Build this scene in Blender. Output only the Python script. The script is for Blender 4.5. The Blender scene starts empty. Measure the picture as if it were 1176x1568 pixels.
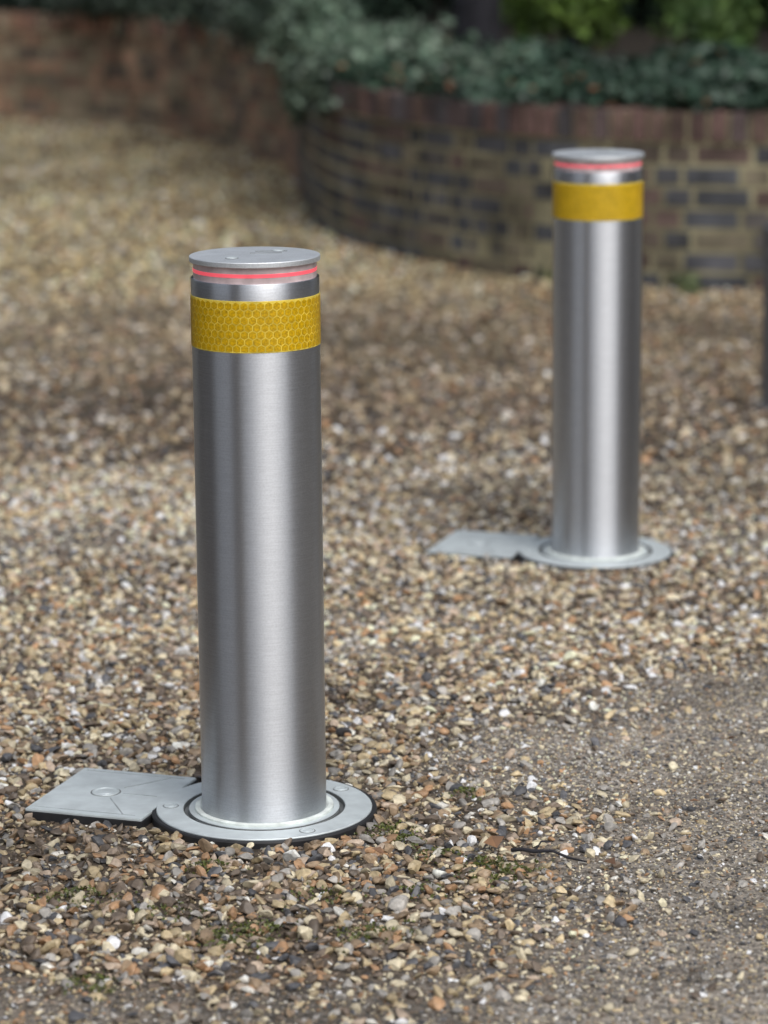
import bpy, bmesh, math, numpy as np
from mathutils import Vector, Matrix
rng=np.random.default_rng(7)
S=bpy.context.scene
S.view_settings.view_transform='Standard'; S.view_settings.look='None'; S.view_settings.exposure=0

# ---------------- helpers ----------------
def vnoise(x,y,scale,seed):
    r=np.random.default_rng(seed).random((256,256))
    x=np.asarray(x,float)/scale+57.3; y=np.asarray(y,float)/scale+31.7
    xi=np.floor(x).astype(int); yi=np.floor(y).astype(int)
    fx=x-xi; fy=y-yi; fx=fx*fx*(3-2*fx); fy=fy*fy*(3-2*fy)
    a=r[xi%256,yi%256]; b=r[(xi+1)%256,yi%256]; c=r[xi%256,(yi+1)%256]; d=r[(xi+1)%256,(yi+1)%256]
    return (a*(1-fx)+b*fx)*(1-fy)+(c*(1-fx)+d*fx)*fy
def sstep(a,b,x):
    t=np.clip((x-a)/(b-a),0,1); return t*t*(3-2*t)
def mat_new(name):
    m=bpy.data.materials.new(name); m.use_nodes=True
    nt=m.node_tree; p=nt.nodes['Principled BSDF']; return m,nt,p
def link(nt,a,b): nt.links.new(a,b)
def simple(name,col,rough=.6,metal=0,emit=None,es=0,nscale=40,namt=.25,bump=0.0):
    m,nt,p=mat_new(name)
    p.inputs['Roughness'].default_value=rough; p.inputs['Metallic'].default_value=metal
    tc=nt.nodes.new('ShaderNodeTexCoord'); n=nt.nodes.new('ShaderNodeTexNoise'); n.inputs['Scale'].default_value=nscale; n.inputs['Detail'].default_value=5
    link(nt,tc.outputs['Object'],n.inputs['Vector'])
    r=nt.nodes.new('ShaderNodeMapRange'); r.inputs['From Min'].default_value=.3; r.inputs['From Max'].default_value=.7
    r.inputs['To Min'].default_value=1-namt; r.inputs['To Max'].default_value=1+namt
    link(nt,n.outputs['Fac'],r.inputs['Value'])
    v=nt.nodes.new('ShaderNodeVectorMath'); v.operation='SCALE'; v.inputs[0].default_value=col
    link(nt,r.outputs[0],v.inputs['Scale']); link(nt,v.outputs[0],p.inputs['Base Color'])
    if bump:
        b=nt.nodes.new('ShaderNodeBump'); b.inputs['Strength'].default_value=bump; b.inputs['Distance'].default_value=.01
        link(nt,n.outputs['Fac'],b.inputs['Height']); link(nt,b.outputs[0],p.inputs['Normal'])
    if emit:
        p.inputs['Emission Color'].default_value=(*emit,1); p.inputs['Emission Strength'].default_value=es
    return m
def attr_mat(name,rough,atype='GEOMETRY',nscale=60,namt=.25,bump=0,spec=.5):
    m,nt,p=mat_new(name); p.inputs['Roughness'].default_value=rough; p.inputs['Specular IOR Level'].default_value=spec
    a=nt.nodes.new('ShaderNodeAttribute'); a.attribute_type=atype; a.attribute_name='col'
    tc=nt.nodes.new('ShaderNodeTexCoord'); n=nt.nodes.new('ShaderNodeTexNoise'); n.inputs['Scale'].default_value=nscale; n.inputs['Detail'].default_value=4
    link(nt,tc.outputs['Object'],n.inputs['Vector'])
    r=nt.nodes.new('ShaderNodeMapRange'); r.inputs['From Min'].default_value=.3; r.inputs['From Max'].default_value=.7
    r.inputs['To Min'].default_value=1-namt; r.inputs['To Max'].default_value=1+namt
    link(nt,n.outputs['Fac'],r.inputs['Value'])
    v=nt.nodes.new('ShaderNodeVectorMath'); v.operation='SCALE'
    link(nt,a.outputs['Color'],v.inputs[0]); link(nt,r.outputs[0],v.inputs['Scale']); link(nt,v.outputs[0],p.inputs['Base Color'])
    if bump:
        b=nt.nodes.new('ShaderNodeBump'); b.inputs['Strength'].default_value=bump; b.inputs['Distance'].default_value=.01
        link(nt,n.outputs['Fac'],b.inputs['Height']); link(nt,b.outputs[0],p.inputs['Normal'])
    return m
def obj(name,me,parent=None,coll=None):
    o=bpy.data.objects.new(name,me); (coll or S.collection).objects.link(o)
    if parent: o.parent=parent
    return o
def np_mesh(name,V,F,mat,col=None,smooth=False):
    V=np.asarray(V,np.float32); F=np.asarray(F,np.int32); k=F.shape[1]
    me=bpy.data.meshes.new(name); me.vertices.add(len(V)); me.vertices.foreach_set('co',V.ravel())
    me.loops.add(F.size); me.loops.foreach_set('vertex_index',F.ravel())
    me.polygons.add(len(F)); me.polygons.foreach_set('loop_start',np.arange(len(F),dtype=np.int32)*k)
    me.polygons.foreach_set('loop_total',np.full(len(F),k,np.int32))
    me.update(calc_edges=True)
    sm=np.ones(len(F),bool) if smooth is True else (np.zeros(len(F),bool) if smooth is False else smooth)
    me.polygons.foreach_set('use_smooth',sm)
    if col is not None:
        a=me.attributes.new('col','FLOAT_COLOR','POINT')
        a.data.foreach_set('color',np.concatenate([col,np.ones((len(col),1))],1).astype(np.float32).ravel())
    me.materials.append(mat); return me
def lathe_me(name,prof,mat,seg=96,ang=30):
    n=len(prof); th=np.linspace(0,2*math.pi,seg,endpoint=False)
    V=[];F=[]
    for r,z in prof:
        for t in th: V.append((r*math.cos(t),r*math.sin(t),z))
    for i in range(n-1):
        for j in range(seg):
            k=(j+1)%seg; F.append((i*seg+j,i*seg+k,(i+1)*seg+k,(i+1)*seg+j))
    me=bpy.data.meshes.new(name); me.from_pydata(V,[],F)
    me.materials.append(mat); me.shade_smooth(); me.set_sharp_from_angle(angle=math.radians(ang))
    bm=bmesh.new(); bm.from_mesh(me); bmesh.ops.recalc_face_normals(bm,faces=bm.faces); bm.to_mesh(me); bm.free()
    return me
def box_me(name,sx,sy,sz,mat,bev=.0015,c=(0,0,0),rot=0):
    bm=bmesh.new(); bmesh.ops.create_cube(bm,size=1)
    bmesh.ops.scale(bm,vec=(sx,sy,sz),verts=bm.verts)
    if bev: bmesh.ops.bevel(bm,geom=bm.edges[:],offset=bev,segments=2,affect='EDGES')
    bmesh.ops.rotate(bm,verts=bm.verts,matrix=Matrix.Rotation(rot,3,'Z'))
    bmesh.ops.translate(bm,vec=c,verts=bm.verts)
    me=bpy.data.meshes.new(name); bm.to_mesh(me); bm.free(); me.materials.append(mat); return me

# ---------------- terrain ----------------
BOL=[(-.197,4.838),(.4805,6.972)]
def gz(x,y):
    y=np.asarray(y,float); x=np.asarray(x,float)
    base=-.028*(np.clip(y,2.5,10)-4.84)
    und=(vnoise(x,y,.45,1)-.5)*.014+(vnoise(x,y,1.3,2)-.5)*.02
    und=und*sstep(30,20,y)
    for bx,by in BOL:
        w=sstep(.5,.28,np.hypot(x-bx,y-by)); und=und*(1-w)-.002*w
    return base+und
def packed(x,y):
    yb=[3.0,3.7,3.87,4.15,4.38,4.8,5.1,5.3,5.5,5.86,6.2,7]
    xb=[-.5,-.16,-.05,.08,.22,.28,.14,.12,.3,.72,1.2,3]
    d=x-np.interp(y,yb,xb)+(vnoise(x,y,.2,5)-.5)*.3+(vnoise(x,y,.06,6)-.5)*.2
    a=sstep(-.15,.22,d)
    b=.55*sstep(4.12,3.95,y+(vnoise(x,y,.15,8)-.5)*.15)
    c=.6*sstep(.6,.78,vnoise(x,y,.5,9)*.65+vnoise(x,y,.13,10)*.35)*sstep(9,7,y)*sstep(4.8,5.2,y)
    return np.maximum(np.maximum(a,b),c)
def earth(x,y): # bare damp soil showing between stones
    return sstep(.52,.74,vnoise(x,y,.42,61)*.5+vnoise(x,y,.16,62)*.3+vnoise(x,y,1.1,63)*.2)*(.35+.65*sstep(4.8,5.3,y))
def axis(segs):
    out=[]
    for a,b,st in segs: out+=list(np.arange(a,b,st))
    return np.array(out)
ax=axis([(-220,-20,25),(-20,-4,1),(-4,4,.06),(4,20,1),(20,221,25)])
ay=axis([(-200,-10,25),(-10,3,1),(3,21,.06),(21,40,1),(40,260,25)])
X,Y=np.meshgrid(ax,ay); Z=gz(X,Y)
nx=len(ax); ny=len(ay)
ii,jj=np.meshgrid(np.arange(nx-1),np.arange(ny-1)); b=(jj*nx+ii).ravel()
Fg=np.stack([b,b+1,b+nx+1,b+nx],1)
pk=packed(X,Y).ravel()[:,None]
fr=sstep(8.5,11.5,Y).ravel()[:,None]
ea=earth(X,Y).ravel()[:,None]
gc=(np.array([.075,.056,.038])*(1-fr)+np.array([.17,.138,.082])*fr)*(1-pk)+np.array([.245,.215,.178])*pk
gc=gc*(1-.3*ea)
m,nt,p=mat_new('gravel_grit'); p.inputs['Roughness'].default_value=.9
a=nt.nodes.new('ShaderNodeAttribute'); a.attribute_name='col'
tc=nt.nodes.new('ShaderNodeTexCoord')
n1=nt.nodes.new('ShaderNodeTexNoise'); n1.inputs['Scale'].default_value=220; n1.inputs['Detail'].default_value=4
vo=nt.nodes.new('ShaderNodeTexVoronoi'); vo.inputs['Scale'].default_value=110
n2=nt.nodes.new('ShaderNodeTexNoise'); n2.inputs['Scale'].default_value=5; n2.inputs['Detail'].default_value=8
for q in (n1,vo,n2): link(nt,tc.outputs['Object'],q.inputs['Vector'])
sep=nt.nodes.new('ShaderNodeSeparateColor'); link(nt,vo.outputs['Color'],sep.inputs[0])
mr=nt.nodes.new('ShaderNodeMapRange'); mr.inputs['To Min'].default_value=.5; mr.inputs['To Max'].default_value=1.7; link(nt,sep.outputs[0],mr.inputs['Value'])
mr2=nt.nodes.new('ShaderNodeMapRange'); mr2.inputs['From Min'].default_value=.3; mr2.inputs['From Max'].default_value=.7; mr2.inputs['To Min'].default_value=.5; mr2.inputs['To Max'].default_value=1.45; link(nt,n1.outputs['Fac'],mr2.inputs['Value'])
mr3=nt.nodes.new('ShaderNodeMapRange'); mr3.inputs['From Min'].default_value=.3; mr3.inputs['From Max'].default_value=.7; mr3.inputs['To Min'].default_value=.65; mr3.inputs['To Max'].default_value=1.25; link(nt,n2.outputs['Fac'],mr3.inputs['Value'])
mm=nt.nodes.new('ShaderNodeMath'); mm.operation='MULTIPLY'; link(nt,mr.outputs[0],mm.inputs[0]); link(nt,mr2.outputs[0],mm.inputs[1])
mm2=nt.nodes.new('ShaderNodeMath'); mm2.operation='MULTIPLY'; link(nt,mm.outputs[0],mm2.inputs[0]); link(nt,mr3.outputs[0],mm2.inputs[1])
vs=nt.nodes.new('ShaderNodeVectorMath'); vs.operation='SCALE'; link(nt,a.outputs['Color'],vs.inputs[0]); link(nt,mm2.outputs[0],vs.inputs['Scale']); link(nt,vs.outputs[0],p.inputs['Base Color'])
bp=nt.nodes.new('ShaderNodeBump'); bp.inputs['Strength'].default_value=.9; bp.inputs['Distance'].default_value=.004; link(nt,n1.outputs['Fac'],bp.inputs['Height']); link(nt,bp.outputs[0],p.inputs['Normal'])
obj('ground',np_mesh('ground',np.stack([X.ravel(),Y.ravel(),Z.ravel()],1),Fg,m,gc,True))

# ---------------- wall path ----------------
ctrl=np.array([(8,14.5),(5,12.6),(3.2,11.85),(2.4,11.72),(1.768,11.78),(1.472,11.86),(1.043,11.98),(.555,12.29),(.096,12.92),(-.183,13.61),(-.325,14.35),(-.395,15.31),(-.499,16.6),(-.738,17.5),(-1.077,18.34),(-1.52,19.1),(-2.39,19.75),(-3.3,19.95),(-5,20.1),(-9,20.3)])
def catmull(P,n=24):
    out=[]
    Q=np.vstack([2*P[0]-P[1],P,2*P[-1]-P[-2]])
    for i in range(1,len(Q)-2):
        for t in np.linspace(0,1,n,endpoint=False):
            out.append(.5*((2*Q[i])+(-Q[i-1]+Q[i+1])*t+(2*Q[i-1]-5*Q[i]+4*Q[i+1]-Q[i+2])*t*t+(-Q[i-1]+3*Q[i]-3*Q[i+1]+Q[i+2])*t**3))
    out.append(P[-1]); return np.array(out)
path=catmull(ctrl)
seg=np.hypot(*np.diff(path,axis=0).T); arc=np.concatenate([[0],np.cumsum(seg)]); L=arc[-1]
def PN(s):
    s=np.asarray(s,float)
    p=np.stack([np.interp(s,arc,path[:,0]),np.interp(s,arc,path[:,1])],-1)
    q=np.stack([np.interp(s+.04,arc,path[:,0]),np.interp(s+.04,arc,path[:,1])],-1); q0=np.stack([np.interp(s-.04,arc,path[:,0]),np.interp(s-.04,arc,path[:,1])],-1)
    T=q-q0; T/=np.linalg.norm(T,axis=-1,keepdims=True)
    return p,np.stack([T[...,1],-T[...,0]],-1)
def wall_y(x):
    o=np.argsort(path[:,0]); return np.interp(x,path[o,0],path[o,1])
WT=.53
BV=[];BF=[];BC=[]
def brick(s0,s1,z0,z1,o0,o1,c):
    k=len(BV)
    (p0,p1),(n0,n1_)=PN([s0,s1])
    for z in (z0,z1):
        for pp,nn,o in ((p0,n0,o0),(p1,n1_,o0),(p1,n1_,o1),(p0,n0,o1)):
            BV.append((pp[0]+nn[0]*o,pp[1]+nn[1]*o,z)); BC.append(c)
    for f in ((0,1,2,3),(4,5,6,7),(0,1,5,4),(1,2,6,5),(2,3,7,6),(3,0,4,7)): BF.append([k+q for q in f])
palR=np.array([(.085,.088,.098),(.105,.095,.088),(.135,.105,.083),(.09,.09,.10),(.17,.145,.10),(.065,.065,.07),(.13,.088,.075)])
palC=np.array([(.15,.09,.078),(.10,.072,.07),(.17,.11,.088),(.095,.085,.09)])
palL=np.array([(.33,.18,.125),(.25,.15,.11),(.36,.21,.14),(.16,.115,.095),(.30,.23,.16)])
sL=arc[np.argmin(np.abs(path[:,1]-15.3)+10*(path[:,0]>0))]
def bcol(s,top=False):
    pal=palL if rng.random()<sstep(sL-.5,sL+.6,s) else (palC if top else palR)
    return pal[rng.integers(len(pal))]*rng.uniform(.8,1.25)
z=WT-.112-.018; ci=0
while z>-.25:
    k=ci; s=.02+(.16 if ci%2 else 0)
    while s<L-.3:
        ln=.203 if k%2 else .096
        o=rng.uniform(-.002,.004)
        brick(s,s+ln,z-.063,z,o,.22-o,bcol(s)); s+=ln+.022; k+=1
    z-=.082; ci+=1
s=.02
while s<L-.3:
    o=-.012+rng.uniform(-.003,.003)
    brick(s,s+.060,WT-.112,WT+rng.uniform(-.003,.003),o,.232,bcol(s,True)); s+=.078
bm_=attr_mat('brick',.85,nscale=7,namt=.55,bump=.4)
wall=bpy.data.objects.new('curved_brick_wall',None); S.collection.objects.link(wall)
obj('bricks',np_mesh('bricks',np.array(BV),np.array(BF),bm_,np.array(BC)),wall)
ss=np.arange(.02,L-.3,.06); p_,n_=PN(ss)
MV=[];MF=[]
for i in range(len(ss)):
    for o,zz in ((.005,-.3),(.005,WT-.008),(.215,WT-.008),(.215,-.3)): MV.append((p_[i,0]+n_[i,0]*o,p_[i,1]+n_[i,1]*o,zz))
for i in range(len(ss)-1):
    for a_ in range(3): MF.append((4*i+a_,4*i+a_+1,4*i+4+a_+1,4*i+4+a_))
obj('mortar',np_mesh('mortar',np.array(MV),np.array(MF),simple('mortar',(.31,.28,.175),.95,nscale=4,namt=.6)),wall)

bx=axis([(-9,-4,.5),(-4,4,.07),(4,9,.5)]); by=axis([(11.6,24,.07),(24,60,2)])
def bedz(x,y): return .485+.006*np.clip(y-12,0,14)+(vnoise(x,y,.8,11)-.5)*.06*sstep(0,1,y-wall_y(x))
XB,YB=np.meshgrid(bx,by); ZB=bedz(XB,YB); nbx=len(bx)
i2,j2=np.meshgrid(np.arange(nbx-1),np.arange(len(by)-1)); b=(j2*nbx+i2).ravel()
FB=np.stack([b,b+1,b+nbx+1,b+nbx],1)
cx=XB.ravel()[FB].mean(1); cy=YB.ravel()[FB].mean(1)
keep=cy>wall_y(cx)+.09
near=[np.min(np.hypot(path[:,0]-x_,path[:,1]-y_)) if y_<21 and abs(x_)<4 else 1 for x_,y_ in zip(cx[keep],cy[keep])]
FB=FB[keep][np.array(near)>.06]
obj('planting_bed_soil',np_mesh('bed',np.stack([XB.ravel(),YB.ravel(),ZB.ravel()],1),FB,simple('soil',(.035,.026,.018),.95,nscale=8,namt=.5,bump=.5),None,True))

# ---------------- leaves ----------------
def leaves(name,C,size,col,mat,up=.6,parent=None,aspect=.38,nrm=None):
    N=len(C); n=rng.normal(size=(N,3)); n[:,2]+=up
    n/=np.linalg.norm(n,axis=1,keepdims=True)
    t=np.cross(n,rng.normal(size=(N,3))); t/=np.linalg.norm(t,axis=1,keepdims=True); bb=np.cross(n,t)
    s=np.asarray(size)[:,None]
    V=np.stack([C-t*s*.5,C+bb*s*aspect+n*s*.1-t*s*.1,C+t*s*.5-n*s*.1,C-bb*s*aspect+n*s*.1-t*s*.1],1).reshape(-1,3)
    k=np.arange(N)*4
    F=np.concatenate([np.stack([k,k+1,k+2],1),np.stack([k,k+2,k+3],1)])
    return obj(name,np_mesh(name,V,F,mat,np.repeat(col,4,0)),parent)
leafm=attr_mat('leaf',.45,nscale=30,namt=.15)
def lc(N,a,b,dead=0.0,deadc=(.22,.10,.04)):
    t=rng.random((N,1)); c=np.array(a)*(1-t)+np.array(b)*t; c*=rng.uniform(.7,1.3,(N,1))
    d=rng.random(N)<dead; c[d]=np.array(deadc)*rng.uniform(.7,1.3,(d.sum(),1)); return c
N=24000
x=rng.uniform(-.3,3.6,N); dy=rng.random(N)**1.1*2.3; yy=wall_y(x)+dy+.02
h=.025+.13*vnoise(x,yy,.3,21)**1.5+.06*vnoise(x,yy,.12,22)
keep=rng.random(N)<(.2+.8*sstep(.3,.55,vnoise(x,yy,.25,23)))
x=x[keep];yy=yy[keep];h=h[keep];N=len(x)
C=np.stack([x,yy,bedz(x,yy)+h*rng.random(N)**.5+.01],1)
tn=(.2+.8*vnoise(x,yy,.35,24)+.6*vnoise(x,yy,.12,26))[:,None]
leaves('ivy_ground_cover',C,rng.uniform(.03,.08,N),lc(N,(.025,.062,.04),(.08,.135,.09),.03,(.30,.14,.07))*tn,leafm,.9)
cl=[(-.10,14.35,.56,.20,.4,.13,1),(-.24,14.75,.60,.16,.4,.15,1),(.10,14.0,.60,.2,.4,.12,.9),(-.33,15.4,.60,.16,.5,.15,.9),(-.36,14.7,.42,.06,.25,.13,.6),(-.22,13.9,.50,.10,.2,.09,.7),(-.62,16.9,.62,.2,.5,.10,.5),(-.95,18.1,.64,.3,.3,.10,.45),(.3,13.6,.57,.2,.4,.08,.6),(-1.5,19.2,.6,.4,.2,.07,.35),(-.30,15.1,.74,.14,.3,.10,1.0)]
CC=[];TT=[]
for a,b_,c_,sx,sy,sz,tnn in cl:
    CC.append(rng.normal(size=(1300,3))*np.array([sx,sy,sz])*.55+np.array([a,b_,c_])); TT.append(np.full(1300,tnn))
C=np.concatenate(CC); N=len(C); T_=np.concatenate(TT)*(.2+1.5*vnoise(C[:,0]+C[:,2],C[:,1]+C[:,2],.13,25))
leaves('ivy_shrub',C,rng.uniform(.03,.07,N),lc(N,(.11,.18,.12),(.26,.34,.25))*T_[:,None],leafm,.8)
N=9000
x=rng.uniform(-5,-.6,N); yy=wall_y(x)+.2+rng.random(N)*1.2
leaves('ivy_edging',np.stack([x,yy,bedz(x,yy)+rng.random(N)*.12],1),rng.uniform(.04,.09,N),lc(N,(.012,.03,.02),(.03,.055,.035)),leafm,.6)
def tube(P,R,seg=10):
    P=np.array(P,float); V=[];F=[]
    for i in range(len(P)):
        d=P[min(i+1,len(P)-1)]-P[max(i-1,0)]; d/=np.linalg.norm(d)
        a=np.cross(d,[.31,.9,.1]); a/=np.linalg.norm(a); b=np.cross(d,a)
        for j in range(seg):
            t=2*math.pi*j/seg; V.append(P[i]+(a*math.cos(t)+b*math.sin(t))*R[i]*(1+.06*math.sin(3*t+i)))
    for i in range(len(P)-1):
        for j in range(seg): F.append((i*seg+j,i*seg+(j+1)%seg,(i+1)*seg+(j+1)%seg,(i+1)*seg+j))
    return np.array(V),np.array(F)
def join_tubes(name,T,mat,parent):
    V=[];F=[];k=0
    for v,f in T: V.append(v);F.append(f+k);k+=len(v)
    return obj(name,np_mesh(name,np.concatenate(V),np.concatenate(F),mat,None,True),parent)
barkm=simple('bark',(.022,.021,.026),.9,nscale=14,namt=.5,bump=.6)
def shrub(name,cen,rad,N,a,b_,ls,clumps=14):
    e=bpy.data.objects.new(name,None); S.collection.objects.link(e)
    cc=rng.normal(size=(clumps,3)); cc/=np.linalg.norm(cc,axis=1,keepdims=True); cc*=rng.uniform(.3,.85,(clumps,1))
    idx=rng.integers(clumps,size=N); P=cc[idx]+rng.normal(size=(N,3))*.2
    tone=rng.uniform(.55,1.4,clumps)[idx][:,None]
    leaves('foliage',P*np.array(rad)+np.array(cen),rng.uniform(ls*.6,ls*1.2,N),lc(N,a,b_)*tone,leafm,.6,e)
    z0=float(bedz(cen[0],cen[1]))
    pts=[tube([(cen[0],cen[1],z0-.05),(cen[0]+c[0]*rad[0]*.4,cen[1]+c[1]*rad[1]*.4,(z0+cen[2])/2),(cen[0]+c[0]*rad[0],cen[1]+c[1]*rad[1],cen[2]+c[2]*rad[2])],[.02,.014,.005],8) for c in cc[:6]]
    join_tubes('stems',pts,barkm,e); return e
def tree(x,y,h,r,cr,N=7000,zlow=2.4,ca=(.02,.045,.02),cb=(.05,.09,.035),ls=.16,name='tree'):
    e=bpy.data.objects.new(name,None); S.collection.objects.link(e)
    z0=float(bedz(x,y)) if (y>wall_y(x) and abs(x)<9 and y<60) else float(gz(x,y))
    P=[(x,y,z0-.1),(x+.01,y,z0+.25),(x+rng.uniform(-.05,.05),y,z0+1.2),(x+rng.uniform(-.2,.2),y+rng.uniform(-.2,.2),h*.5),(x+rng.uniform(-.3,.3),y,h*.95)]
    R=[r*1.3,r*1.05,r*.92,r*.6,r*.1]; T=[tube(P,R,14)]
    ends=[]
    for i in range(11):
        zb=zlow*.85+(h*.85-zlow*.85)*i/10; a=rng.uniform(0,6.28); ln=cr*rng.uniform(.6,1)*(1-.5*(zb/h)**2)
        b0=np.array([x,y,zb]); b1=b0+np.array([math.cos(a)*ln*.5,math.sin(a)*ln*.5,ln*.25]); b2=b0+np.array([math.cos(a)*ln,math.sin(a)*ln,ln*.35])
        T.append(tube([b0,b1,b2],[r*.35,r*.2,r*.05],7)); ends+=[b1,b2]
    join_tubes('trunk_and_limbs',T,barkm,e)
    ends=np.array(ends+[P[-1]]); ends=np.concatenate([ends,ends+rng.normal(size=ends.shape)*cr*.3])
    ends[:,2]=np.maximum(ends[:,2],zlow)
    idx=rng.integers(len(ends),size=N); tone=rng.uniform(.5,1.4,len(ends))[idx][:,None]
    C=ends[idx]+rng.normal(size=(N,3))*np.array([.22,.22,.16])*cr
    leaves('crown',C,rng.uniform(.6,1.2,N)*ls,lc(N,ca,cb)*tone,leafm,.5,e)
    return e
def conifer(x,y,h,r,N,name='unseen_stripe_conifer'):
    e=bpy.data.objects.new(name,None); S.collection.objects.link(e); z0=float(gz(x,y))
    t=rng.random(N)**.9; a=rng.uniform(0,6.28,N); prof=r*np.clip(1.05-t**2.5,.05,1)*(1+.15*np.sin(a*5+t*23))*rng.uniform(.6,1.05,N)
    C=np.stack([x+np.cos(a)*prof,y+np.sin(a)*prof,z0+.15+t*h],1)
    leaves('foliage',C,rng.uniform(.12,.25,N),lc(N,(.008,.018,.012),(.02,.035,.02)),leafm,.4,e)
    join_tubes('trunk',[tube([(x,y,z0-.1),(x,y,z0+h*.5),(x,y,z0+h*.95)],[.16,.1,.02],12)],barkm,e)
shrub('laurel_shrub',(.92,15.3,.92),(.36,.3,.42),4200,(.13,.23,.05),(.28,.42,.10),.085)
shrub('laurel_shrub',(1.62,15.0,.82),(.3,.3,.32),2600,(.06,.12,.035),(.15,.24,.07),.08)
shrub('laurel_shrub',(2.2,14.8,.85),(.38,.4,.35),2600,(.05,.11,.03),(.14,.23,.07),.085)
shrub('laurel_shrub',(.12,16.6,.85),(.5,.3,.25),1800,(.02,.045,.03),(.06,.10,.06),.08)
shrub('evergreen_shrub',(1.5,17.8,1.1),(1.3,.5,.8),6000,(.012,.03,.018),(.035,.06,.035),.09)
shrub('evergreen_shrub',(-.2,19.2,1.3),(1.6,.5,1.0),6000,(.008,.02,.012),(.02,.04,.025),.09)
shrub('evergreen_shrub',(-3.2,22.3,1.5),(2.6,.6,1.2),8000,(.008,.02,.012),(.02,.04,.025),.1)
shrub('evergreen_shrub',(3.6,16.5,1.5),(1.3,1.2,1.2),5000,(.01,.025,.015),(.03,.05,.03),.1)
tree(.45,14.6,8,.105,2.0,5000,2.8)
tree(-1.9,24,9,.16,2.8,6000,2.2); tree(2.6,18.2,9,.14,2.6,6000,2.6); tree(-5,25,9,.18,3,6000,2.2); tree(6,18.5,9,.18,3,6000,2.2); tree(.6,22,10,.2,3,7000,2.4)
def woods(name,pts,N,h,ls,w=1.6):
    pts=np.array(pts,float); t=rng.random(N)*(len(pts)-1); i=t.astype(int); f=(t-i)[:,None]
    P=pts[i]*(1-f)+pts[i+1]*f
    top=h*(.65+.5*vnoise(P[:,0],P[:,1],2.5,33))
    C=np.stack([P[:,0]+rng.normal(size=N)*w*.5,P[:,1]+rng.normal(size=N)*w*.5,rng.random(N)**.8*top],1)
    tn=(.4+1.1*vnoise(C[:,0]*1.3+C[:,2],C[:,1]+C[:,2]*.7,.9,34))[:,None]
    leaves(name,C,rng.uniform(.6,1.3,N)*ls,lc(N,(.018,.04,.02),(.05,.08,.035))*tn,leafm,.3)
woods('woodland_tree_line',[(-26,14),(-18,24),(-8,28),(2,27),(10,25),(18,20),(26,10)],20000,7,.45)
woods('woodland_tree_line',[(-12,14),(-11,8),(-10.5,4)],7000,6,.45)  # unseen left woods, placed to darken the steel's left edge by reflection
woods('woodland_tree_line',[(12,12),(11,6),(10.5,0)],8000,6.5,.45)  # unseen right woods, placed so the steel's right side reflects darker
conifer(-4.9,-1.8,14,1.3,15000)  # unseen conifer added behind the camera so the steel reflects a dark stripe

# ---------------- bollards ----------------
def steel(name,base,rough,aniso,arot=.25):
    m,nt,p=mat_new(name); p.inputs['Metallic'].default_value=1; 
    tc=nt.nodes.new('ShaderNodeTexCoord'); mp=nt.nodes.new('ShaderNodeMapping'); mp.inputs['Scale'].default_value=(30,30,700)
    n=nt.nodes.new('ShaderNodeTexNoise'); n.inputs['Scale'].default_value=1; n.inputs['Detail'].default_value=3
    link(nt,tc.outputs['Object'],mp.inputs['Vector']); link(nt,mp.outputs[0],n.inputs['Vector'])
    n2=nt.nodes.new('ShaderNodeTexNoise'); n2.inputs['Scale'].default_value=380; n2.inputs['Detail'].default_value=4; link(nt,tc.outputs['Object'],n2.inputs['Vector'])
    ad=nt.nodes.new('ShaderNodeMath'); ad.operation='ADD'; link(nt,n.outputs['Fac'],ad.inputs[0]); link(nt,n2.outputs['Fac'],ad.inputs[1])
    r=nt.nodes.new('ShaderNodeMapRange'); r.inputs['From Min'].default_value=.7; r.inputs['From Max'].default_value=1.3; r.inputs['To Min'].default_value=.9; r.inputs['To Max'].default_value=1.1; link(nt,ad.outputs[0],r.inputs['Value'])
    v=nt.nodes.new('ShaderNodeVectorMath'); v.operation='SCALE'; v.inputs[0].default_value=base; link(nt,r.outputs[0],v.inputs['Scale']); link(nt,v.outputs[0],p.inputs['Base Color'])
    p.inputs['Roughness'].default_value=rough
    if aniso:
        tg=nt.nodes.new('ShaderNodeTangent'); tg.direction_type='RADIAL'; tg.axis='Z'; link(nt,tg.outputs[0],p.inputs['Tangent'])
        p.inputs['Anisotropic'].default_value=aniso; p.inputs['Anisotropic Rotation'].default_value=arot
    b=nt.nodes.new('ShaderNodeBump'); b.inputs['Strength'].default_value=.08; b.inputs['Distance'].default_value=.0006; link(nt,n2.outputs['Fac'],b.inputs['Height']); link(nt,b.outputs[0],p.inputs['Normal'])
    return m
M_st=steel('brushed_steel',(.66,.68,.715),.41,.93)
M_cap=steel('cap_steel',(.80,.83,.85),.6,0)
M_al=simple('cast_aluminium',(.66,.72,.73),.5,.3,nscale=30,namt=.12)
M_blk=simple('black_rubber',(.02,.02,.022),.6)
M_grv=simple('dark_groove',(.20,.21,.21),.6,.3)
M_rib=simple('grey_rib',(.42,.45,.46),.5,.3)  # mid grey ribs, darker than the lid plate
M_seal=simple('pale_seal',(.75,.80,.76),.6)
M_led=simple('red_led',(.8,.12,.15),.4,0,(1,.11,.15),.5)
M_lens=simple('led_lens',(.58,.46,.46),.22)
M_hex=simple('reflective_yellow',(.64,.385,.0),.35,0,nscale=260,namt=.3)
M_line=simple('reflective_lines',(.86,.66,.09),.4)
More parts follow.
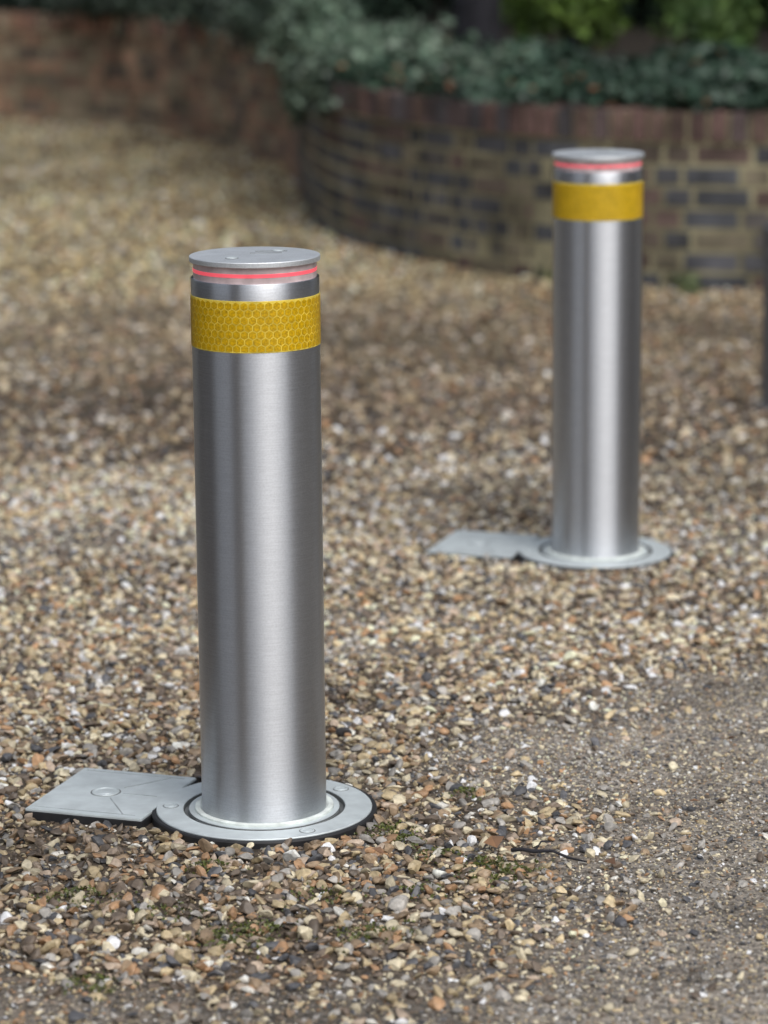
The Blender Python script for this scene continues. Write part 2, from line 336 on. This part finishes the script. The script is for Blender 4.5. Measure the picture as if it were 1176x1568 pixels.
def hexband():
    R=.1011; n=50; pitch=2*math.pi*R/n; a=pitch/math.sqrt(3)*.86; z0,z1=.7685,.8445; V=[];F=[]
    rows=int((z1-z0)/(pitch*.866))+3
    for rr in range(-1,rows):
        zc=z0+.004+rr*pitch*.866
        for c in range(n):
            u=(c+.5*(rr%2))*pitch; pts=[]
            for k in range(6):
                t=math.pi/6+k*math.pi/3; pts.append((u+a*math.cos(t),min(max(zc+a*math.sin(t),z0),z1)))
            if max(q[1] for q in pts)-min(q[1] for q in pts)<.003: continue
            k0=len(V)
            for (uu,zz) in pts: V.append((R*math.cos(uu/R),R*math.sin(uu/R),zz))
            F.append(tuple(range(k0,k0+6)))
    me=bpy.data.meshes.new('hexcells'); me.from_pydata(V,[],F); me.materials.append(M_hex); me.shade_smooth(); me.validate(); return me
me_body=lathe_me('body',[(.0985,-.05),(.0985,.001),(.1,.002),(.1,.846),(.1,.8705),(.0994,.872),(.092,.872)],M_st,128)
me_cap=lathe_me('cap',[(.092,.8970),(.1010,.8970),(.1018,.8980),(.1018,.9045),(.1010,.9055),(.02,.906),(.0001,.906)],M_cap,128)
me_led=lathe_me('led',[(.0955,.8810),(.0965,.8818),(.0965,.8868),(.0955,.8876)],M_led)
me_core=lathe_me('lens',[(.0960,.871),(.0960,.8975)],M_lens)
me_bandb=lathe_me('bandbase',[(.1001,.7665),(.1006,.7668),(.1006,.8462),(.1001,.8465)],M_line)
me_hex=hexband()
me_rub=lathe_me('rubber',[(.181,-.03),(.1815,.009),(.180,.0115),(.174,.0115),(.173,.008)],M_blk)
me_fl=lathe_me('flange',[(.1735,.002),(.1735,.0125),(.1725,.0138),(.131,.0138),(.130,.0128)],M_al)
me_gr=lathe_me('groove',[(.1305,.0135),(.1295,.005),(.122,.005),(.1212,.0125)],M_grv)
me_in=lathe_me('inner',[(.1215,.010),(.1208,.0135),(.112,.0135),(.1115,.012)],M_al)
me_seal=lathe_me('seal',[(.1118,.010),(.1112,.0165),(.1085,.018),(.1035,.0175),(.0995,.014)],M_seal)
me_scr=lathe_me('screw',[(.0115,.0),(.0115,.0006),(.0105,.0012),(.009,.0012),(.0088,.0004),(.0062,.0004),(.006,.0012),(.0001,.0014)],M_al,24)
me_scrd=lathe_me('screwd',[(.0130,.0),(.0128,.0003),(.0001,.0003)],M_grv,24)
X0,X1=-.372,-.166; W=.242
def lid(e):
    cxm=(X0+X1)/2
    obj('lid_frame',box_me('lidframe',X1-X0,W,.03,M_blk,.001,(cxm+.004,0,-.0065)),e)
    obj('lid_plate',box_me('lidplate',X1-X0-.004,W-.004,.012,M_al,.0012,(cxm+.003,0,.0067)),e)
    cc=(X0+.095,.0)
    for ang,l0,l1 in ((0.0,.03,.09),(.95,.035,.13),(-.95,.035,.13)):
        xm=cc[0]+math.cos(ang)*(l0+l1)/2; ym=cc[1]+math.sin(ang)*(l0+l1)/2
        obj('lid_rib',box_me('rib',l1-l0,.002,.0014,M_rib,.0004,(xm,ym,.0128),ang),e)
    for yy in (-W/2+.016,W/2-.016):
        obj('lid_rib',box_me('rib',X1-X0-.03,.0014,.0010,M_rib,.0003,(cxm,yy,.0127),0),e)
    k=obj('lid_lock_rim',lathe_me('lock',[(.023,.0),(.0225,.0012),(.0205,.0014),(.020,.0003),(.014,.0003),(.0135,.0010),(.0001,.0012)],M_al,32),e); k.location=(cc[0],cc[1],.0128)
    k=obj('lid_lock_shadow_gap',lathe_me('lockd',[(.0252,.0),(.025,.0004),(.0001,.0004)],M_grv,32),e); k.location=(cc[0],cc[1],.0126)
def bollard(x,y,z,rot,h=1.0,lean=(0,0)):
    e=bpy.data.objects.new('bollard',None); S.collection.objects.link(e)
    e.location=(x,y,z); e.rotation_euler=(lean[0],lean[1],rot)
    for nme,me in (('steel_body',me_body),('top_cap',me_cap),('red_led_ring',me_led),('led_lens',me_core),('reflective_band',me_bandb),('reflective_hex_cells',me_hex)):
        o=obj(nme,me,e); o.scale=(1,1,h)
    for nme,me in (('rubber_edge',me_rub),('base_flange',me_fl),('flange_groove',me_gr),('inner_flange',me_in),('seal_ring',me_seal)): obj(nme,me,e)
    for a in (-2.85,-.75,.95,2.2):
        for nme,me in (('screw_recess',me_scrd),('flange_screw',me_scr)):
            o=obj(nme,me,e); o.location=(.151*math.cos(a),.151*math.sin(a),.0140)
    for a in (1.2,-1.9):
        for nme,me,s in (('cap_socket_recess',me_scrd,.8),('cap_socket',me_scr,.8)):
            o=obj(nme,me,e); o.location=(.055*math.cos(a),.055*math.sin(a),.9061*h); o.scale=(s,s,s)
    for yy in (-.012,.012):
        obj('cap_handle_slot',box_me('slot',.05,.0022,.0008,M_grv,0,(.012,yy+.03,.9063*h),.35),e)
    lid(e); return e
R0=math.radians(-18.5)
bollard(-.197,4.838,.003,R0)
bollard(.4805,6.972,-.0615,R0,1.013,(0,math.radians(.15)))
e=bpy.data.objects.new('metal_post',None); S.collection.objects.link(e); e.location=(1.172,9.15,-.13)
obj('post_shaft',lathe_me('post',[(.06,0),(.06,.02),(.05,.025),(.05,.53)],simple('dark_grey_paint',(.12,.12,.125),.5),40),e)
obj('post_cap',lathe_me('postcap',[(.05,.528),(.054,.53),(.054,.55),(.04,.57),(.0001,.58)],simple('post_cap_paint',(.10,.10,.105),.5),40),e)

# ---------------- gravel (one mesh) ----------------
M_stone=attr_mat('stone',.45,'GEOMETRY',nscale=150,namt=.25)
def base_stone(i,sub,fl):
    bm=bmesh.new(); bmesh.ops.create_icosphere(bm,subdivisions=sub,radius=1)
    V=np.array([v.co[:] for v in bm.verts]); F=np.array([[v.index for v in f.verts] for f in bm.faces]); bm.free()
    r2=np.random.default_rng(100+i)
    for k in range(7):
        n=r2.normal(size=3); n/=np.linalg.norm(n); d=r2.uniform(.35,.8)
        dd=V@n; V=V-np.outer(np.maximum(dd-d,0),n)
    V*=(1+.06*r2.normal(size=(len(V),1)))
    V*=np.array([1,r2.uniform(.55,.9),r2.uniform(.35,.62)])*1.27
    return V,F
pal=np.array([(.44,.35,.21),(.58,.51,.36),(.82,.79,.71),(.36,.215,.115),(.085,.085,.09),(.15,.115,.085),(.33,.31,.28),(.41,.32,.24),(.28,.20,.125),(.54,.47,.33)])
w0=np.array([.16,.13,.09,.07,.08,.17,.11,.09,.12,.09])
wn=np.array([.15,.09,.035,.12,.11,.20,.12,.08,.16,.06])
w1=np.array([.10,.12,.08,.03,.12,.12,.28,.05,.04,.10])
ALLV=[];ALLF=[];ALLC=[];ALLS=[];off=0
def euler_mats(r):
    cx,sx=np.cos(r[:,0]),np.sin(r[:,0]); cy,sy=np.cos(r[:,1]),np.sin(r[:,1]); cz,sz=np.cos(r[:,2]),np.sin(r[:,2]); o=np.zeros_like(cx); i=np.ones_like(cx)
    Rx=np.stack([i,o,o,o,cx,-sx,o,sx,cx],1).reshape(-1,3,3); Ry=np.stack([cy,o,sy,o,i,o,-sy,o,cy],1).reshape(-1,3,3); Rz=np.stack([cz,-sz,o,sz,cz,o,o,o,i],1).reshape(-1,3,3)
    return Rz@Ry@Rx
def layer(y0,y1,sp,margin,smin,smax,mode,sub):
    global off
    gy=np.arange(y0,y1,sp); hw=.1225*y1+margin; gx=np.arange(-hw,hw,sp)
    x,y=np.meshgrid(gx,gy); x=x.ravel()+rng.uniform(-.5,.5,x.size)*sp*1.8; y=y.ravel()+rng.uniform(-.5,.5,x.size)*sp*1.8
    k=np.abs(x)<.1225*y+margin; k&=y<wall_y(x)-.01
    for (bx_,by_) in BOL:
        dx=x-bx_; dy=y-by_; k&=np.hypot(dx,dy)>.181
        lx=dx*math.cos(-R0)-dy*math.sin(-R0); ly=dx*math.sin(-R0)+dy*math.cos(-R0)
        k&=~((lx>X0+.002)&(lx<-.1)&(np.abs(ly)<W/2-.001))
    x=x[k];y=y[k]; pm=packed(x,y); ea=earth(x,y)
    if mode=='main': kk=rng.random(len(x))<(1-.88*pm)*(.6+.7*vnoise(x,y,.07,41))*(1-.45*ea)
    elif mode=='chips': kk=rng.random(len(x))<(.25+.75*pm)
    else: kk=rng.random(len(x))<(.6+.5*vnoise(x,y,.2,42))*(1-.3*ea)
    x=x[kk];y=y[kk];pm=pm[kk];ea=ea[kk]; N=len(x)
    s=smin+(smax-smin)*rng.random(N)**2.4
    if mode=='main': s*=1-.25*pm
    z=gz(x,y)+s*rng.uniform(-.1,.35,N)
    c=np.empty((N,3)); isp=rng.random(N)<pm; isn=rng.random(N)<sstep(5.1,4.7,y)
    c[:]=pal[rng.choice(len(pal),N,p=w0/w0.sum())]
    c3=pal[rng.choice(len(pal),N,p=wn/wn.sum())]; c[isn]=c3[isn]
    c2=pal[rng.choice(len(pal),N,p=w1/w1.sum())]; c[isp]=c2[isp]
    c*=rng.uniform(.7,1.3,(N,1))
    f=.55+.8*vnoise(x,y,.45,51)*.6+.7*vnoise(x,y,1.2,52)*.5
    f*=(1-.28*ea)*(1+.08*pm)
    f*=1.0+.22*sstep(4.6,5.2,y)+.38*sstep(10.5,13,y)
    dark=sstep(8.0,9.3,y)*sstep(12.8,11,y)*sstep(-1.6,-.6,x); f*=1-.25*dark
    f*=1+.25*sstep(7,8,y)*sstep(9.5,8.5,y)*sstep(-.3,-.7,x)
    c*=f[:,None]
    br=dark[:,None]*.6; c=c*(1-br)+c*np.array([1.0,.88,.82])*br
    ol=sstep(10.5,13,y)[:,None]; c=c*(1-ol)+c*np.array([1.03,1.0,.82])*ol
    c=np.minimum(c,.82)
    rot=np.stack([rng.normal(size=N)*.4,rng.normal(size=N)*.4,rng.uniform(0,6.28,N)],1); R=euler_mats(rot)
    sc=s[:,None]*.5*rng.uniform(.8,1.25,(N,3)); pos=np.stack([x,y,z],1); vi=rng.integers(0,16,N)
    for i in range(16):
        q=vi==i; BVt,BFt=base_stone(i,sub,0); n=q.sum(); nv=len(BVt)
        V=BVt[None]*sc[q][:,None,:]; V=np.einsum('nij,nvj->nvi',R[q],V)+pos[q][:,None,:]
        F=BFt[None]+(np.arange(n)*nv)[:,None,None]+off
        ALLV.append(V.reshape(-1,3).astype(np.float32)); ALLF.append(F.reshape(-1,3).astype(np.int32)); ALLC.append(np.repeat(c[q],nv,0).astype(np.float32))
        ALLS.append(np.full(n*len(BFt),i%4==0)); off+=n*nv
layer(3.65,6.3,.0113,.18,.008,.027,'main',2)
layer(6.3,8.2,.013,.22,.010,.028,'main',1)
layer(3.65,6.4,.0076,.15,.003,.009,'chips',1)
layer(8.2,20,.025,.35,.016,.038,'far',1)
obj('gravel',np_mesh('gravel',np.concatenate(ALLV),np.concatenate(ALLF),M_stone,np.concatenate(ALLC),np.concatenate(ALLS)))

# ---------------- moss, weeds, twig, leaf ----------------
MC=[];
for x0,y0,r,n in ((.17,4.52,.024,600),(.15,4.56,.014,250),(-.186,4.26,.022,350),(-.45,4.43,.025,300),(0,4.74,.02,300),(.03,4.68,.014,180),(-.03,4.23,.026,350),(-.27,4.55,.018,200),(-.24,4.22,.03,300),(-.4,4.02,.02,250),(.08,4.6,.02,160),(.13,4.95,.015,120),(.05,4.42,.018,160),(-.1,4.4,.03,160),(-.32,4.33,.03,160)):
    q=rng.normal(size=(n,2))*r; x=x0+q[:,0]*1.2; y=y0+q[:,1]*1.2; k=vnoise(x,y,.012,81)>.42; x=x[k];y=y[k];q=q[k];n=len(x)
    MC.append(np.stack([x,y,gz(x,y)+.006+.012*np.exp(-(q**2).sum(1)/r**2)*rng.random(n)],1))
MC=np.concatenate(MC); N=len(MC)
leaves('moss',MC,rng.uniform(.003,.008,N),lc(N,(.05,.06,.014),(.14,.165,.035)),leafm,.7)
N=1500; x=rng.uniform(.6,2.4,N); y=wall_y(x)-.02-rng.random(N)**2*.25; k=rng.random(N)<sstep(.45,.75,vnoise(x,y*0,.15,71)); x=x[k];y=y[k];N=len(x)
leaves('wall_foot_weeds',np.stack([x,y,gz(x,y)+.015+rng.random(N)*.05],1),rng.uniform(.02,.045,N),lc(N,(.06,.09,.035),(.14,.17,.07)),leafm,.6)
zt=.03
tw=[tube([(.19,4.56,zt),(.205,4.548,zt+.005),(.222,4.54,zt+.004),(.25,4.53,zt+.008),(.272,4.512,zt+.003),(.30,4.50,zt)],[.0034,.003,.0033,.0024,.0022,.0013],8),tube([(.225,4.54,zt+.006),(.235,4.57,zt+.01),(.25,4.58,zt+.006)],[.002,.0015,.001],6)]
join_tubes('twig',tw,barkm,None)
N=60; x=rng.uniform(-1,1.5,N); y=rng.uniform(4.1,11,N)
C=np.stack([x,y,gz(x,y)+.016],1); C[0]=(.165,4.63,float(gz(.165,4.63))+.02)
leaves('fallen_leaves',C,np.r_[.045,rng.uniform(.015,.03,N-1)],lc(N,(.12,.06,.035),(.22,.12,.06)),leafm,4)

# ---------------- light ----------------
el=math.radians(55); ro=math.radians(150)
W_=bpy.data.worlds.new('World'); S.world=W_; W_.use_nodes=True; nt=W_.node_tree
bg=nt.nodes['Background']; sk=nt.nodes.new('ShaderNodeTexSky'); sk.sky_type='NISHITA'; sk.sun_disc=False; sk.sun_elevation=el; sk.sun_rotation=ro; sk.dust_density=3
hs=nt.nodes.new('ShaderNodeHueSaturation'); hs.inputs['Saturation'].default_value=.45
link(nt,sk.outputs[0],hs.inputs['Color']); link(nt,hs.outputs[0],bg.inputs['Color']); bg.inputs['Strength'].default_value=.15
sl=bpy.data.lights.new('sun','SUN'); sl.energy=1.35; sl.angle=math.radians(50); sl.color=(1,.985,.96)
so=bpy.data.objects.new('sun',sl); S.collection.objects.link(so)
d=Vector((math.sin(ro)*math.cos(el),math.cos(ro)*math.cos(el),math.sin(el))); so.rotation_euler=d.to_track_quat('Z','Y').to_euler()

# ---------------- camera ----------------
cd=bpy.data.cameras.new('camera'); cam=bpy.data.objects.new('camera',cd); S.collection.objects.link(cam)
cd.sensor_fit='VERTICAL'; cd.sensor_height=36; cd.sensor_width=27; cd.lens=4800/1568*36; cd.clip_end=1000
p_=math.radians(12)
cam.matrix_world=Matrix.Translation((0,0,1.527))@Matrix.Rotation(math.pi/2-p_,4,'X')@Matrix.Rotation(-.0092,4,'Z')
cd.dof.use_dof=True; cd.dof.focus_distance=4.88; cd.dof.aperture_fstop=3.4
S.camera=cam
